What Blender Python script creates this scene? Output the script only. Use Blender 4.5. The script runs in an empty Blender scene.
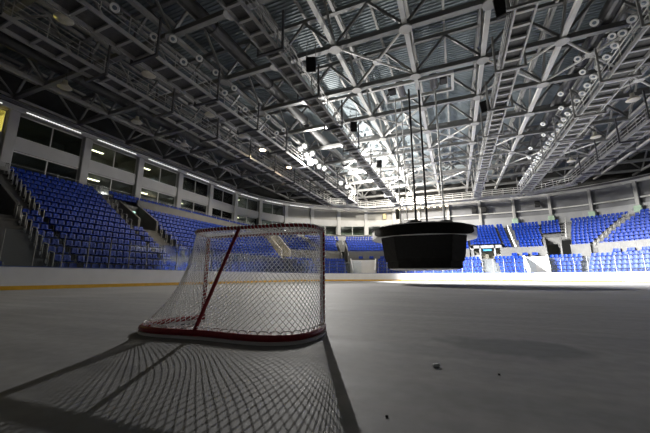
import bpy, math, random
from mathutils import Vector, Matrix
random.seed(7)
C = bpy.context.scene.collection
R = math.radians
V = Vector

# ------------------------------------------------------------------ helpers
class MB:
    """collects shapes and links them as ONE mesh object"""
    def __init__(s): s.v = []; s.f = []; s.sm = False
    def add(s, vs, fs):
        b = len(s.v); s.v += [tuple(p) for p in vs]; s.f += [tuple(i + b for i in q) for q in fs]; return s
    def quad(s, a, b, c, d): return s.add([a, b, c, d], [(0, 1, 2, 3)])
    def box(s, c, size, m=None):
        x, y, z = size[0]/2, size[1]/2, size[2]/2
        vs = [V((i*x, j*y, k*z)) for k in (-1, 1) for j in (-1, 1) for i in (-1, 1)]
        if m is not None: vs = [m @ p for p in vs]
        vs = [p + V(c) for p in vs]
        return s.add(vs, [(0, 2, 3, 1), (4, 5, 7, 6), (0, 1, 5, 4), (2, 6, 7, 3), (0, 4, 6, 2), (1, 3, 7, 5)])
    def bevbox(s, c, size, b, m=None):
        """box with chamfered edges"""
        x, y, z = size[0]/2, size[1]/2, size[2]/2
        rings = []
        for zz, k in ((-z, b), (-z+b, 0), (z-b, 0), (z, b)):
            xx, yy = x-k, y-k; q = b
            rings.append([(-xx+q, -yy, zz), (xx-q, -yy, zz), (xx, -yy+q, zz), (xx, yy-q, zz), (xx-q, yy, zz), (-xx+q, yy, zz), (-xx, yy-q, zz), (-xx, -yy+q, zz)])
        vs = [V(p) for r in rings for p in r]
        if m is not None: vs = [m @ p for p in vs]
        vs = [p + V(c) for p in vs]
        fs = [tuple(range(7, -1, -1)), tuple(range(24, 32))]
        for r in range(3):
            for i in range(8): fs.append((r*8+i, r*8+(i+1) % 8, (r+1)*8+(i+1) % 8, (r+1)*8+i))
        return s.add(vs, fs)
    def beam(s, p, q, w, h):
        p, q = V(p), V(q); d = (q-p).normalized()
        up = V((0, 0, 1)) if abs(d.z) < .95 else V((0, 1, 0))
        a = d.cross(up).normalized()*(w/2); b = a.cross(d).normalized()*(h/2)
        vs = [p-a-b, p+a-b, p+a+b, p-a+b, q-a-b, q+a-b, q+a+b, q-a+b]
        return s.add(vs, [(0, 3, 2, 1), (4, 5, 6, 7), (0, 1, 5, 4), (1, 2, 6, 5), (2, 3, 7, 6), (3, 0, 4, 7)])
    def tube(s, pts, r, n=8, closed=False, cap=True):
        pts = [V(p) for p in pts]; N = len(pts); base = len(s.v); pa = None
        for i, p in enumerate(pts):
            a = pts[i-1] if (i or closed) else p
            b = pts[(i+1) % N] if (i < N-1 or closed) else p
            d = (b-a).normalized()
            if pa is None:
                up = V((0, 0, 1)) if abs(d.z) < .9 else V((1, 0, 0)); pa = d.cross(up).normalized()
            else:
                pa = (pa - d*pa.dot(d)).normalized()
            pb = d.cross(pa)
            for k in range(n):
                t = 2*math.pi*k/n; s.v.append(tuple(p + pa*(r*math.cos(t)) + pb*(r*math.sin(t))))
        for i in range(N if closed else N-1):
            j = (i+1) % N
            for k in range(n):
                s.f.append((base+i*n+k, base+i*n+(k+1) % n, base+j*n+(k+1) % n, base+j*n+k))
        if cap and not closed:
            s.f.append(tuple(base+k for k in range(n-1, -1, -1))); s.f.append(tuple(base+(N-1)*n+k for k in range(n)))
        return s
    def lathe(s, prof, n=20, m=None, c=(0, 0, 0)):
        """profile of (radius, z) turned about z"""
        base = len(s.v); c = V(c)
        for r, z in prof:
            for k in range(n):
                t = 2*math.pi*(k+.5)/n; p = V((r*math.cos(t), r*math.sin(t), z))
                s.v.append(tuple((m @ p if m is not None else p) + c))
        for i in range(len(prof)-1):
            for k in range(n):
                s.f.append((base+i*n+k, base+i*n+(k+1) % n, base+(i+1)*n+(k+1) % n, base+(i+1)*n+k))
        if prof[0][0] > 1e-6: s.f.append(tuple(base+k for k in range(n-1, -1, -1)))
        if prof[-1][0] > 1e-6: s.f.append(tuple(base+(len(prof)-1)*n+k for k in range(n)))
        return s
    def mesh(s, name, mat):
        me = bpy.data.meshes.new(name); me.from_pydata(s.v, [], s.f)
        if mat: me.materials.append(mat)
        if s.sm:
            for p in me.polygons: p.use_smooth = True
        me.update(); return me
    def build(s, name, mat, parent=None, loc=None):
        return link(name, s.mesh(name, mat), parent, loc)

def link(name, me, parent=None, loc=None, rotz=None):
    o = bpy.data.objects.new(name, me); C.objects.link(o)
    if parent is not None: o.parent = parent
    if loc is not None: o.location = loc
    if rotz is not None: o.rotation_euler = (0, 0, rotz)
    return o
def tag(o, label=None, cat=None, group=None, kind=None):
    if label: o['label'] = label
    if cat: o['category'] = cat
    if group: o['group'] = group
    if kind: o['kind'] = kind
    return o
def thing(name, label, cat, loc=(0, 0, 0), rotz=0, group=None):
    o = bpy.data.objects.new(name, None); C.objects.link(o); o.empty_display_size = .2
    o.location = loc; o.rotation_euler = (0, 0, rotz)
    return tag(o, label, cat, group)
def struct(name, mb, mat): return tag(mb.build(name, mat), kind='structure')
_o1 = 'zeroth first second third fourth fifth sixth seventh eighth ninth tenth eleventh twelfth thirteenth fourteenth fifteenth sixteenth seventeenth eighteenth nineteenth'.split()
_o10 = {2: 'twent', 3: 'thirt', 4: 'fort', 5: 'fift', 6: 'sixt', 7: 'sevent', 8: 'eight', 9: 'ninet'}
def nth(n):
    if n < 20: return _o1[n]
    return _o10[n//10] + ('ieth' if n % 10 == 0 else 'y-' + _o1[n % 10])

# ------------------------------------------------------------------ materials
def mat(name, col, rough=.5, metal=0., var=.12, scale=3., bump=0., emit=None, spec=None):
    m = bpy.data.materials.new(name); m.use_nodes = True
    nt = m.node_tree; b = nt.nodes['Principled BSDF']
    b.inputs['Roughness'].default_value = rough; b.inputs['Metallic'].default_value = metal
    if spec is not None: b.inputs['Specular IOR Level'].default_value = spec
    tc = nt.nodes.new('ShaderNodeTexCoord'); nz = nt.nodes.new('ShaderNodeTexNoise')
    nz.inputs['Scale'].default_value = scale; nz.inputs['Detail'].default_value = 5
    nt.links.new(tc.outputs['Object'], nz.inputs['Vector'])
    rp = nt.nodes.new('ShaderNodeValToRGB')
    rp.color_ramp.elements[0].position = .3; rp.color_ramp.elements[1].position = .7
    rp.color_ramp.elements[0].color = tuple(max(0, c*(1-var)) for c in col)+(1,)
    rp.color_ramp.elements[1].color = tuple(min(1, c*(1+var)) for c in col)+(1,)
    nt.links.new(nz.outputs['Fac'], rp.inputs['Fac']); nt.links.new(rp.outputs['Color'], b.inputs['Base Color'])
    if bump:
        bp = nt.nodes.new('ShaderNodeBump'); bp.inputs['Strength'].default_value = bump; bp.inputs['Distance'].default_value = .02
        nt.links.new(nz.outputs['Fac'], bp.inputs['Height']); nt.links.new(bp.outputs['Normal'], b.inputs['Normal'])
    if emit:
        m.cycles.emission_sampling = 'AUTO' if name == 'tube_diffuser' else 'NONE'
        b.inputs['Emission Color'].default_value = tuple(emit[0])+(1,); b.inputs['Emission Strength'].default_value = emit[1]
    return m
def glass(name, tint, refl, milky=0.):
    m = bpy.data.materials.new(name); m.use_nodes = True; nt = m.node_tree; nt.nodes.clear()
    out = nt.nodes.new('ShaderNodeOutputMaterial'); tr = nt.nodes.new('ShaderNodeBsdfTransparent'); tr.inputs['Color'].default_value = tuple(tint)+(1,)
    gl = nt.nodes.new('ShaderNodeBsdfGlossy'); gl.inputs['Roughness'].default_value = .06
    fr = nt.nodes.new('ShaderNodeFresnel'); fr.inputs['IOR'].default_value = 1.45
    mu = nt.nodes.new('ShaderNodeMath'); mu.operation = 'MULTIPLY'; mu.inputs[1].default_value = refl
    mx = nt.nodes.new('ShaderNodeMixShader')
    nt.links.new(fr.outputs[0], mu.inputs[0]); nt.links.new(mu.outputs[0], mx.inputs['Fac'])
    nt.links.new(tr.outputs[0], mx.inputs[1]); nt.links.new(gl.outputs[0], mx.inputs[2])
    last = mx
    if milky:
        df = nt.nodes.new('ShaderNodeBsdfDiffuse'); df.inputs['Color'].default_value = (.55, .62, .75, 1)
        m2 = nt.nodes.new('ShaderNodeMixShader'); m2.inputs['Fac'].default_value = milky
        nt.links.new(mx.outputs[0], m2.inputs[1]); nt.links.new(df.outputs[0], m2.inputs[2]); last = m2
    nt.links.new(last.outputs[0], out.inputs['Surface']); return m
def floor_mat():
    m = mat('ice_slab', (.27, .27, .275), .7, 0, .12, .35, spec=.18); nt = m.node_tree; b = nt.nodes['Principled BSDF']
    tc = [n for n in nt.nodes if n.type == 'TEX_COORD'][0]; rp = [n for n in nt.nodes if n.type == 'VALTORGB'][0]
    def noise(scale, stretch, detail=6):
        mp = nt.nodes.new('ShaderNodeMapping'); mp.inputs['Scale'].default_value = stretch
        n = nt.nodes.new('ShaderNodeTexNoise'); n.inputs['Scale'].default_value = scale; n.inputs['Detail'].default_value = detail
        nt.links.new(tc.outputs['Object'], mp.inputs['Vector']); nt.links.new(mp.outputs['Vector'], n.inputs['Vector']); return n
    def mix(a, bcol, fac, mode='MULTIPLY'):
        x = nt.nodes.new('ShaderNodeMix'); x.data_type = 'RGBA'; x.blend_type = mode
        if isinstance(fac, float): x.inputs[0].default_value = fac
        else: nt.links.new(fac, x.inputs[0])
        nt.links.new(a, x.inputs[6])
        if isinstance(bcol, tuple): x.inputs[7].default_value = bcol
        else: nt.links.new(bcol, x.inputs[7])
        return x.outputs[2]
    fine = noise(9, (1, 1, 1), 8); streak = noise(1.3, (.25, 2.2, 1), 6)
    r1 = nt.nodes.new('ShaderNodeValToRGB'); r1.color_ramp.elements[0].position = .35; r1.color_ramp.elements[1].position = .65
    r1.color_ramp.elements[0].color = (.86, .86, .86, 1); r1.color_ramp.elements[1].color = (1, 1, 1, 1)
    nt.links.new(fine.outputs['Fac'], r1.inputs['Fac'])
    r2 = nt.nodes.new('ShaderNodeValToRGB'); r2.color_ramp.elements[0].position = .4; r2.color_ramp.elements[1].position = .62
    r2.color_ramp.elements[0].color = (.82, .83, .84, 1); r2.color_ramp.elements[1].color = (1, 1, 1, 1)
    nt.links.new(streak.outputs['Fac'], r2.inputs['Fac'])
    col = mix(rp.outputs['Color'], r1.outputs['Color'], 1.); col = mix(col, r2.outputs['Color'], 1.)
    # a dried puddle stain on the slab
    sub = nt.nodes.new('ShaderNodeVectorMath'); sub.operation = 'SUBTRACT'; sub.inputs[1].default_value = PUDDLE
    sc = nt.nodes.new('ShaderNodeVectorMath'); sc.operation = 'MULTIPLY'; sc.inputs[1].default_value = (1.25, 1.9, 1)
    ln = nt.nodes.new('ShaderNodeVectorMath'); ln.operation = 'LENGTH'
    wob = noise(2.2, (1, 1, 1), 5); wm = nt.nodes.new('ShaderNodeMath'); wm.operation = 'MULTIPLY_ADD'; wm.inputs[1].default_value = .9; wm.inputs[2].default_value = -.45
    ad = nt.nodes.new('ShaderNodeMath'); ad.operation = 'ADD'
    nt.links.new(tc.outputs['Object'], sub.inputs[0]); nt.links.new(sub.outputs[0], sc.inputs[0]); nt.links.new(sc.outputs[0], ln.inputs[0])
    nt.links.new(wob.outputs['Fac'], wm.inputs[0]); nt.links.new(ln.outputs['Value'], ad.inputs[0]); nt.links.new(wm.outputs[0], ad.inputs[1])
    mr = nt.nodes.new('ShaderNodeMapRange'); mr.inputs['From Min'].default_value = .85; mr.inputs['From Max'].default_value = .6
    nt.links.new(ad.outputs[0], mr.inputs['Value'])
    col = mix(col, (.62, .63, .66, 1), mr.outputs[0]); nt.links.new(col, b.inputs['Base Color'])
    rr = nt.nodes.new('ShaderNodeMapRange'); rr.inputs['To Min'].default_value = .56; rr.inputs['To Max'].default_value = .75
    nt.links.new(streak.outputs['Fac'], rr.inputs['Value']); nt.links.new(rr.outputs[0], b.inputs['Roughness'])
    bp = nt.nodes.new('ShaderNodeBump'); bp.inputs['Strength'].default_value = .12; bp.inputs['Distance'].default_value = .01
    nt.links.new(fine.outputs['Fac'], bp.inputs['Height']); nt.links.new(bp.outputs['Normal'], b.inputs['Normal'])
    return m
PUDDLE = (.42, 3.45, 0)
M = dict(
    steel=mat('painted_steel', (.36, .355, .34), .5, .1, .1, .8), steel_light=mat('pale_steel', (.60, .595, .57), .5, .1, .08, .8), steel_shaded=mat('shaded_truss_steel', (.20, .20, .195), .5, .1, .1, .8),  # cross truss shade put into the colour: chords are lit from their far side
    steel_dark=mat('dark_steel', (.09, .09, .095), .55, .2, .15, 1.), deck=mat('roof_deck_sheet', (.24, .28, .30), .55, .2, .12, .3),
    grate=mat('catwalk_grating', (.10, .10, .10), .7, .2, .2, 6), galv=mat('galvanised_rail', (.5, .5, .48), .42, .5, .1, 5),
    conc=mat('grey_concrete', (.10, .10, .10), .85, 0, .14, 2, .1), conc_light=mat('light_concrete', (.145, .145, .142), .8, 0, .1, 2, .1),
    cream=mat('cream_panel', (.58, .57, .53), .6, 0, .05, 1.), infill=mat('beige_infill', (.30, .29, .26), .6, 0, .08, .5), wall_grey=mat('grey_cladding', (.15, .153, .16), .6, 0, .08, .6),
    wall_pale=mat('pale_cladding', (.30, .305, .31), .6, 0, .06, .8), pier=mat('facade_paint', (.42, .415, .40), .6, 0, .06, .8),
    dark=mat('dark_interior', (.035, .035, .033), .8, 0, .3, 1.), room=mat('room_wall', (.36, .35, .29), .8, 0, .2, .7),
    seat=mat('blue_plastic', (.003, .029, .25), .5, 0, .15, 9, spec=.25), board=mat('white_board', (.80, .80, .80), .35, 0, .03, 1.5),
    kick=mat('yellow_kick', (.75, .42, .02), .4, 0, .06, 3), cap=mat('blue_cap', (.05, .09, .28), .4, 0, .08, 3),
    red=mat('red_paint', (.30, .012, .022), .36, 0, .2, 14), net=mat('white_nylon', (.88, .88, .88), .5, 0, .04, 20),
    whiteplate=mat('white_plate', (.8, .8, .78), .45, 0, .04, 5), black=mat('black_fabric', (.012, .012, .012), .8, 0, .3, 6, spec=.15),
    blackmat=mat('black_housing', (.016, .016, .016), .75, 0, .2, 6), rim=mat('pale_rim', (.75, .75, .74), .5, 0, .04, 2),
    lens=mat('lamp_glass_off', (.16, .20, .25), .12, 0, .2, 8, spec=.9), reflector=mat('lamp_reflector', (.72, .68, .56), .35, .1, .1, 5),
    lit_white=mat('lit_lens', (1, 1, 1), .4, 0, 0, 1, emit=((1, .97, .92), 22.)), lit_warm=mat('lit_warm_lens', (1, .9, .7), .4, 0, 0, 1, emit=((1, .80, .48), 14.)),
    strip=mat('strip_diffuser', (.9, .9, .9), .5, 0, 0, 1, emit=((1, .98, .95), 1.1)), tube=mat('tube_diffuser', (.9, .88, .8), .5, 0, 0, 1, emit=((1, .86, .58), 9.)),
    green=mat('pale_green_pad', (.33, .45, .34), .7, 0, .1, 4), sign=mat('exit_sign_face', (.6, .8, .7), .5, 0, .05, 4, emit=((.55, 1, .8), 1.2)),
    screen=mat('blue_screen', (.1, .3, .5), .3, 0, .1, 5, emit=((.1, .55, .95), .9)),
    duct=mat('duct_sheet', (.055, .055, .055), .5, .3, .2, 1.5), tan=mat('tan_box', (.55, .42, .22), .6, 0, .1, 4),
    cloth_dark=mat('dark_grey_cloth', (.03, .029, .028), .8, 0, .2, 3, spec=.2), chip=mat('white_chip', (.75, .76, .78), .4, 0, .1, 30), rink_glass=glass('rink_glass', (.93, .96, .98), .9, .022), win_glass=glass('window_glass', (.72, .78, .76), 1.0),
)
M['floor'] = floor_mat()
_b = M['net'].node_tree.nodes['Principled BSDF']                     # thin nylon cord lets light through
_b.inputs['Subsurface Weight'].default_value = 1; _b.inputs['Subsurface Radius'].default_value = (1, 1, 1); _b.inputs['Subsurface Scale'].default_value = .01

# ------------------------------------------------------------------ the bowl: one path, offset outward row by row
R0, LX, FY, RX = 11., -19.5, 46.5, 19.
def path(t, dl, df):
    """point and outward normal at t on the rounded bowl: left side, corner (degrees 37-127), far side, corner (143-233)"""
    r = R0+dl; cl = LX+R0; cy = FY+df-r; cr = RX-R0
    if t < 37:
        y = t if t < 30 else 30+(t-30)*(cy-30)/7
        return V((LX-dl, y, 0)), V((-1, 0, 0))
    if t < 127: a = R(180-(t-37)); return V((cl+r*math.cos(a), cy+r*math.sin(a), 0)), V((math.cos(a), math.sin(a), 0))
    if t < 143: return V((cl+(t-127)/16*(cr-cl), FY+df, 0)), V((0, 1, 0))
    a = R(90-(t-143)); return V((cr+r*math.cos(a), cy+r*math.sin(a), 0)), V((math.cos(a), math.sin(a), 0))
def ts(t0, t1):
    st = [t0]; t = t0
    while True:
        t += 2.5 if (30 < t < 127 or t >= 143) else 4
        for b in (30, 37, 127, 143):
            if st[-1] < b < t: t = b
        if t >= t1-.4: break
        st.append(t)
    return st+[t1]
def rd(i): return 1.6+.76*i, 1.6+.95*i
def rz(i): return .6+.54*i
def pp(t, i, z):                        # a point of the bowl at row i (may be fractional), height z
    p = path(t, *rd(i))[0]; p.z = z; return p
def band(mb, t0, t1, prof):
    """sweep an open profile of (row, z) along the bowl"""
    tt = ts(t0, t1); n = len(prof); b = len(mb.v)
    for t in tt:
        for i, z in prof: mb.v.append(tuple(pp(t, i, z)))
    for a in range(len(tt)-1):
        for k in range(n-1):
            mb.f.append((b+a*n+k, b+(a+1)*n+k, b+(a+1)*n+k+1, b+a*n+k+1))
    return mb
def solid(mb, t0, t1, prof):
    """sweep a closed profile along the bowl, ends capped"""
    n = len(prof); b = len(mb.v); tt = ts(t0, t1); band(mb, t0, t1, prof+[prof[0]])
    m = n+1
    mb.f.append(tuple(b+k for k in range(n))); mb.f.append(tuple(b+(len(tt)-1)*m+k for k in range(n-1, -1, -1)))
    return mb
def stepped(i0, i1, z_from=None, flat=None):
    pr = []; zp = rz(i0)-.6 if z_from is None else z_from
    for i in range(i0, i1+1):
        z = rz(i)
        if flat and i in flat: z = rz(flat[0])
        if abs(z-zp) > 1e-6: pr.append((i, zp))
        pr.append((i, z)); zp = z
    pr.append((i1+1, zp)); return pr

# ------------------------------------------------------------------ floor
struct('floor', MB().quad((-60, -30, 0), (60, -30, 0), (60, 80, 0), (-60, 80, 0)), M['floor'])

# ------------------------------------------------------------------ stands: sections of (t0, t1, first row, last row)
SEATS = [('near left block', 3., 8.7, 0, 15), ('left block below the gangway', 11.0, 12.2, 0, 7), ('left block', 12.2, 19.1, 0, 15), ('left block beside the passage', 19.1, 20.3, 0, 7),
         ('long left block', 22.4, 53.5, 0, 12), ('left top block', 20.2, 53.5, 14, 15),
         ('corner block', 53.5, 55, 0, 4), ('corner front block', 55, 61, 0, 4), ('corner block', 61.3, 74, 0, 4), ('corner upper block', 61.3, 81, 7, 13, 0, -1.2),
         ('far corner lower block', 76.6, 94.5, 0, 4), ('far corner upper block', 83.6, 92.5, 7, 13, -1.2, 0), ('far corner upper block', 92.5, 94, 12, 13),
         ('far lower block', 114, 138.7, 0, 4), ('far upper block', 97.3, 126, 7, 13), ('far upper block', 128, 137.6, 7, 16), ('far upper block', 137.6, 142.2, 9, 16), ('far upper block', 142.2, 144.4, 7, 16),
         ('far lower right block', 140.5, 146.5, 0, 4), ('far right upper block', 146.7, 156.6, 7, 16), ('far right upper block', 156.6, 163.2, 12, 16), ('right corner lower block', 157.2, 171, 0, 4), ('right corner upper block', 166.2, 173.2, 7, 16, 0, 1.0),
         ('right corner lower block', 173, 215, 0, 4), ('right upper block', 175.6, 215, 7, 16, 1.0, 0)]
AISLES = [(9., 11., 0, 7), (11., 12.2, 8, 15), (20.3, 22.4, 0, 8), (19.1, 20.2, 8, 15), (74, 76.6, 0, 4), (94, 97.3, 10, 13), (126, 128, 7, 16),
          (138.7, 140.5, 0, 5), (144.4, 146.7, 7, 16), (163.2, 166.2, 11, 16), (171, 173, 0, 4)]
SKEW = [(81, 83.6, 7, 13, -1.2), (173.2, 175.6, 7, 16, 1.0)]      # stairs that run slantwise up the corner stands
T = MB()
for se in SEATS:
    n, a, b, i0, i1 = se[:5]
    if len(se) == 5: band(T, a, b, stepped(i0, i1))
band(T, 61.3, 92.5, stepped(7, 13)); band(T, 166.2, 215, stepped(7, 16))
for a, b in ((53.5, 55), (61.3, 92.5), (97.3, 137.6), (141.4, 156.6), (166.2, 215), (53.5, 61.3)):     # cross gangway between the tiers
    band(T, a, b, [(5, rz(4)), (5, rz(5)), (7, rz(5)), (7, rz(6))])
band(T, 22.4, 53.5, [(13, rz(12)), (13, rz(13)), (14, rz(13))]); band(T, 20.2, 22.4, [(13.2, 3.2), (13.2, rz(13)), (14, rz(13))])
band(T, 3, 53.5, [(16, rz(15)), (20, rz(15))]); band(T, 53.5, 126, [(14, rz(13)), (20, rz(13))]); band(T, 126, 215, [(17, rz(16)), (20, rz(16))])                                                     # concourse behind the last row
band(T, 3, 215, [(-1.2, 0.02), (-1.2, .3), (0, .3)])
struct('floor_terrace', T, M['conc'])
A_ = MB()
for a, b, i0, i1 in AISLES:
    pr = []; zp = rz(i0)-.54
    for i in range(i0, i1+1):
        pr += [(i, zp), (i, zp+.27), (i+.5, zp+.27), (i+.5, zp+.54)]; zp += .54
    pr.append((i1+1, zp)); band(A_, a, b, pr)
for a, b, i0, i1, k in SKEW:
    for i in range(i0, i1+1):
        q = k*(i-i0); solid(A_, a+q, b+q, [(i+.02, rz(i)), (i+1, rz(i)), (i+1, rz(i)+.02), (i+.5, rz(i)+.02), (i+.5, rz(i)+.29), (i+.02, rz(i)+.29)])
struct('floor_stair', A_, M['conc_light'])
# parapets between the tiers
P = MB()
for a, b in ((61.3, 81), (83.6, 92.5), (97.3, 137.4), (141.6, 156.6), (166.2, 173.2), (175.6, 215)):
    solid(P, a, b, [(6.75, rz(5)), (7, rz(5)), (7, rz(7)+.62), (6.75, rz(7)+.62)])
solid(P, 22.4, 54, [(13.4, rz(13)-.1), (13.7, rz(13)-.1), (13.7, rz(14)+.62), (13.4, rz(14)+.62)])
struct('wall_parapet', P, M['conc_light'])
PR = thing('parapet_rail', 'thin metal handrail along the top of the grey parapet in the left stand', 'handrail', pp(38, 13.5, rz(14)+.6))
def rail_run(name, t0, t1, i, z0, h, parent, rows=2, step=3.2, r=.022):
    ox = parent.location
    mb = MB(); tt = ts(t0, t1)
    for k in range(rows):
        mb.tube([pp(t, i, z0+h*(k+1)/rows)-ox for t in tt], r, 6)
    for t in tt: mb.tube([pp(t, i, z0)-ox, pp(t, i, z0+h)-ox], r, 6)
    return mb.build(name, M['galv'], parent)
rail_run('rail', 22.6, 53.8, 13.55, rz(14)+.62, .35, PR, 1)

# ------------------------------------------------------------------ gangway mouths through the stands
def mouth(name, t0, t1, i0, i1, m, zf=None, open_h=2.1, door=True, hgt=.85):
    zf = rz(i0)-.3 if zf is None else zf
    mb = MB()
    def sidewall(t, dt):
        solid(mb, min(t, t+dt), max(t, t+dt), [(i0-.1, zf-.4), (i1+1, zf-.4), (i1+1, rz(i1)+hgt+.35), (i0-.1, rz(i0)+hgt)])
    w = .22 if t0 < 37 else .7
    sidewall(t0, w); sidewall(t1, -w)
    struct('wall_'+name, mb, m)
    struct('floor_'+name, band(MB(), t0+w, t1-w, [(i0-.1, zf-.3), (i0-.1, zf), (i1+3, zf)]), M['conc'])
    bk = MB(); zt = rz(i1)+hgt+.1; e = (t1-t0-2*w)*.16; a, b = t0+w, t1-w
    r0, r1 = i1+.75, i1+1
    zo = min(zf+open_h, zt-.25)
    if not door: solid(bk, a, b, [(r0, zf), (r1, zf), (r1, zt), (r0, zt)]); struct('wall_'+name+'_back', bk, m); return
    solid(bk, a, a+e, [(r0, zf), (r1, zf), (r1, zt), (r0, zt)]); solid(bk, b-e, b, [(r0, zf), (r1, zf), (r1, zt), (r0, zt)])
    solid(bk, a+e, b-e, [(r0, zo), (r1, zo), (r1, zt), (r0, zt)])
    struct('wall_'+name+'_back', bk, m)
    dk = MB(); band(dk, a, b, [(i1+1.02, zo+.01), (i1+3.3, zo+.01), (i1+3.3, zf)])
    struct('wall_'+name+'_corridor', dk, M['room'])
mouth('passage_near_left', 8.8, 11., 8, 11, M['conc'], hgt=.6)
mouth('passage_left', 20.2, 22.4, 9, 12, M['conc_light'], hgt=.7)
mouth('passage_corner', 55., 61.3, 6, 12, M['cream'], zf=rz(5))
mouth('passage_far_corner', 92.5, 97.3, 5, 9, M['conc_light'], zf=rz(5)-.3)
mouth('passage_far_right', 156.6, 163.2, 6, 9, M['conc_light'], zf=rz(5))
mouth('entrance_far_corner', 97.5, 113.5, 0, 3, M['board'], zf=.05, hgt=1.0, door=False)
mouth('entrance_far_right', 146.6, 157.2, 0, 3, M['board'], zf=.05, hgt=1.0, door=False)
# the portal under the far upper block
pb = MB(); zf = rz(5); zt = rz(9)
for a, b in ((137.6, 138.0), (138.8, 139.0), (140.8, 141.0), (141.8, 142.2)): solid(pb, a, b, [(7, zf), (7.4, zf), (7.4, zt), (7, zt)])
solid(pb, 137.6, 142.2, [(7, zt-.45), (9, zt-.45), (9, zt), (7, zt)]); solid(pb, 137.95, 138.85, [(7.1, zf), (7.3, zf), (7.3, zf+.7), (7.1, zf+.7)]); solid(pb, 140.95, 141.85, [(7.1, zf), (7.3, zf), (7.3, zf+.7), (7.1, zf+.7)])
struct('wall_portal', pb, M['wall_pale'])
struct('wall_portal_back', band(MB(), 137.6, 142.2, [(9, zt), (9, zf), (7, zf)]), M['room'])
sp_ = pp(139.9, 7.6, zf+1.45); so = thing('portal_screen', 'small blue lit screen hanging in the dark portal of the far stand', 'screen', sp_)
MB().bevbox((0, 0, 0), (1.3, .12, .4), .03).build('housing', M['blackmat'], so); MB().box((0, -.07, 0), (1.2, .02, .3)).build('display', M['screen'], so)
ex = pp(21.55, 12.6, rz(9)+1.75); so = thing('exit_sign', 'small glowing pale green exit sign inside the left gangway passage', 'sign', ex)
MB().bevbox((0, 0, 0), (.08, .5, .26), .02).build('housing', M['whiteplate'], so); MB().box((.05, 0, 0), (.02, .44, .2)).build('face', M['sign'], so)

# ------------------------------------------------------------------ seats
def seat_parts():
    b = MB(); n = 4; m = 4; w = .43
    def g(off):
        vs = []
        for j in range(m+1):
            for i in range(n+1):
                u = i/n*2-1; v = j/m
                x = u*w/2*(1-.10*v**3); y = .17+.07*v+.035*(1-u*u)+off; z = .40+.44*v-.03*u*u*v
                vs.append((x, y, z))
        return vs
    vs = g(0)+g(.045); k = (n+1)*(m+1); fs = []
    for j in range(m):
        for i in range(n):
            a = j*(n+1)+i; fs += [(a, a+1, a+n+2, a+n+1), (k+a, k+a+n+1, k+a+n+2, k+a+1)]
    for i in range(n):
        fs += [(i, k+i, k+i+1, i+1), (m*(n+1)+i, m*(n+1)+i+1, k+m*(n+1)+i+1, k+m*(n+1)+i)]
    for j in range(m):
        a = j*(n+1); c = a+n; fs += [(a, a+n+1, k+a+n+1, k+a), (c, k+c, k+c+n+1, c+n+1)]
    b.add(vs, fs); b.sm = True
    p = MB(); p.bevbox((0, -.02, .42), (.44, .42, .075), .025); p.sm = False
    f = MB(); f.box((0, .10, .2), (.07, .07, .4)); f.box((0, .06, .37), (.36, .05, .05))
    return b, p, f
sb, sp, sf = seat_parts()
me_back, me_pan, me_foot = sb.mesh('backrest', M['seat']), sp.mesh('seat_pan', M['seat']), sf.mesh('bracket', M['steel_dark'])
CAM = V((0, 0, .63)); yaw = R(22.6); fw = V((-math.sin(yaw), math.cos(yaw), 0)); rt = V((math.cos(yaw), math.sin(yaw), 0))
allseats = []
for se in SEATS:
    n, a0_, b0_, i0, i1 = se[:5]; ka, kb = se[5:] or (0, 0)
    for i in range(i0, i1+1):
        a, b = a0_+ka*(i-i0), b0_+kb*(i-i0)
        # walk along the row at half a metre per seat
        tt = [a+(b-a)*k/200 for k in range(201)]; pts = [path(t, *rd(i+.5))[0] for t in tt]
        acc = [0]
        for k in range(200): acc.append(acc[-1]+(pts[k+1]-pts[k]).length)
        L = acc[-1]; cnt = int(L/.5)
        if cnt < 1: continue
        off = (L-cnt*.5)/2+.25; k = 0
        for q in range(cnt):
            s = off+q*.5
            while acc[k+1] < s: k += 1
            t = tt[k]+(tt[k+1]-tt[k])*(s-acc[k])/(acc[k+1]-acc[k])
            p, nrm = path(t, *rd(i+.5)); p.z = rz(i)
            allseats.append((p, math.atan2(nrm.y, nrm.x)-math.pi/2, n, i, q, t))
for t in (104, 110, 116, 122, 129, 134, 143.5, 148, 152, 181, 185.5, 190, 194.5):            # pairs of seats on the cross gangway
    for q in (0, 1):
        p, nrm = path(t+q*(1.0 if t < 127 or t > 143 else .55), *rd(6.3)); p.z = rz(5); allseats.append((p, math.atan2(nrm.y, nrm.x)-math.pi/2, 'gangway', 99, q, t))
def view_size(s):
    d = s[0]+V((0, 0, .5))-CAM; f = d.dot(fw); u = 325+315*d.dot(rt)/max(f, .1)
    return f if (f > 1 and 4 < u < 640 and s[3] > 0) else 1e6
order = sorted(range(len(allseats)), key=lambda k: view_size(allseats[k]))
single = set(order[:300])
mass = MB(); sv = {}
for k, (p, rz_, n, i, q, t) in enumerate(allseats):
    if k in single:
        o = thing('stadium_seat', 'blue seat, %s, %s row up, %s from the near end' % (n, nth(i+1), nth(q+1)), 'seat', p, rz_, 'blue seats of the left stand nearest the ice')
        link('backrest', me_back, o); link('seat_pan', me_pan, o); link('bracket', me_foot, o)
    else:
        m = Matrix.Translation(p) @ Matrix.Rotation(rz_, 4, 'Z')
        for src in (sb, sp): mass.add([m @ V(v) for v in src.v], src.f)
tag(mass.build('stadium_seats', M['seat']), 'blue plastic seats filling the rest of the stands around the rink', 'seats', 'blue stand seating', 'stuff')

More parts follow.
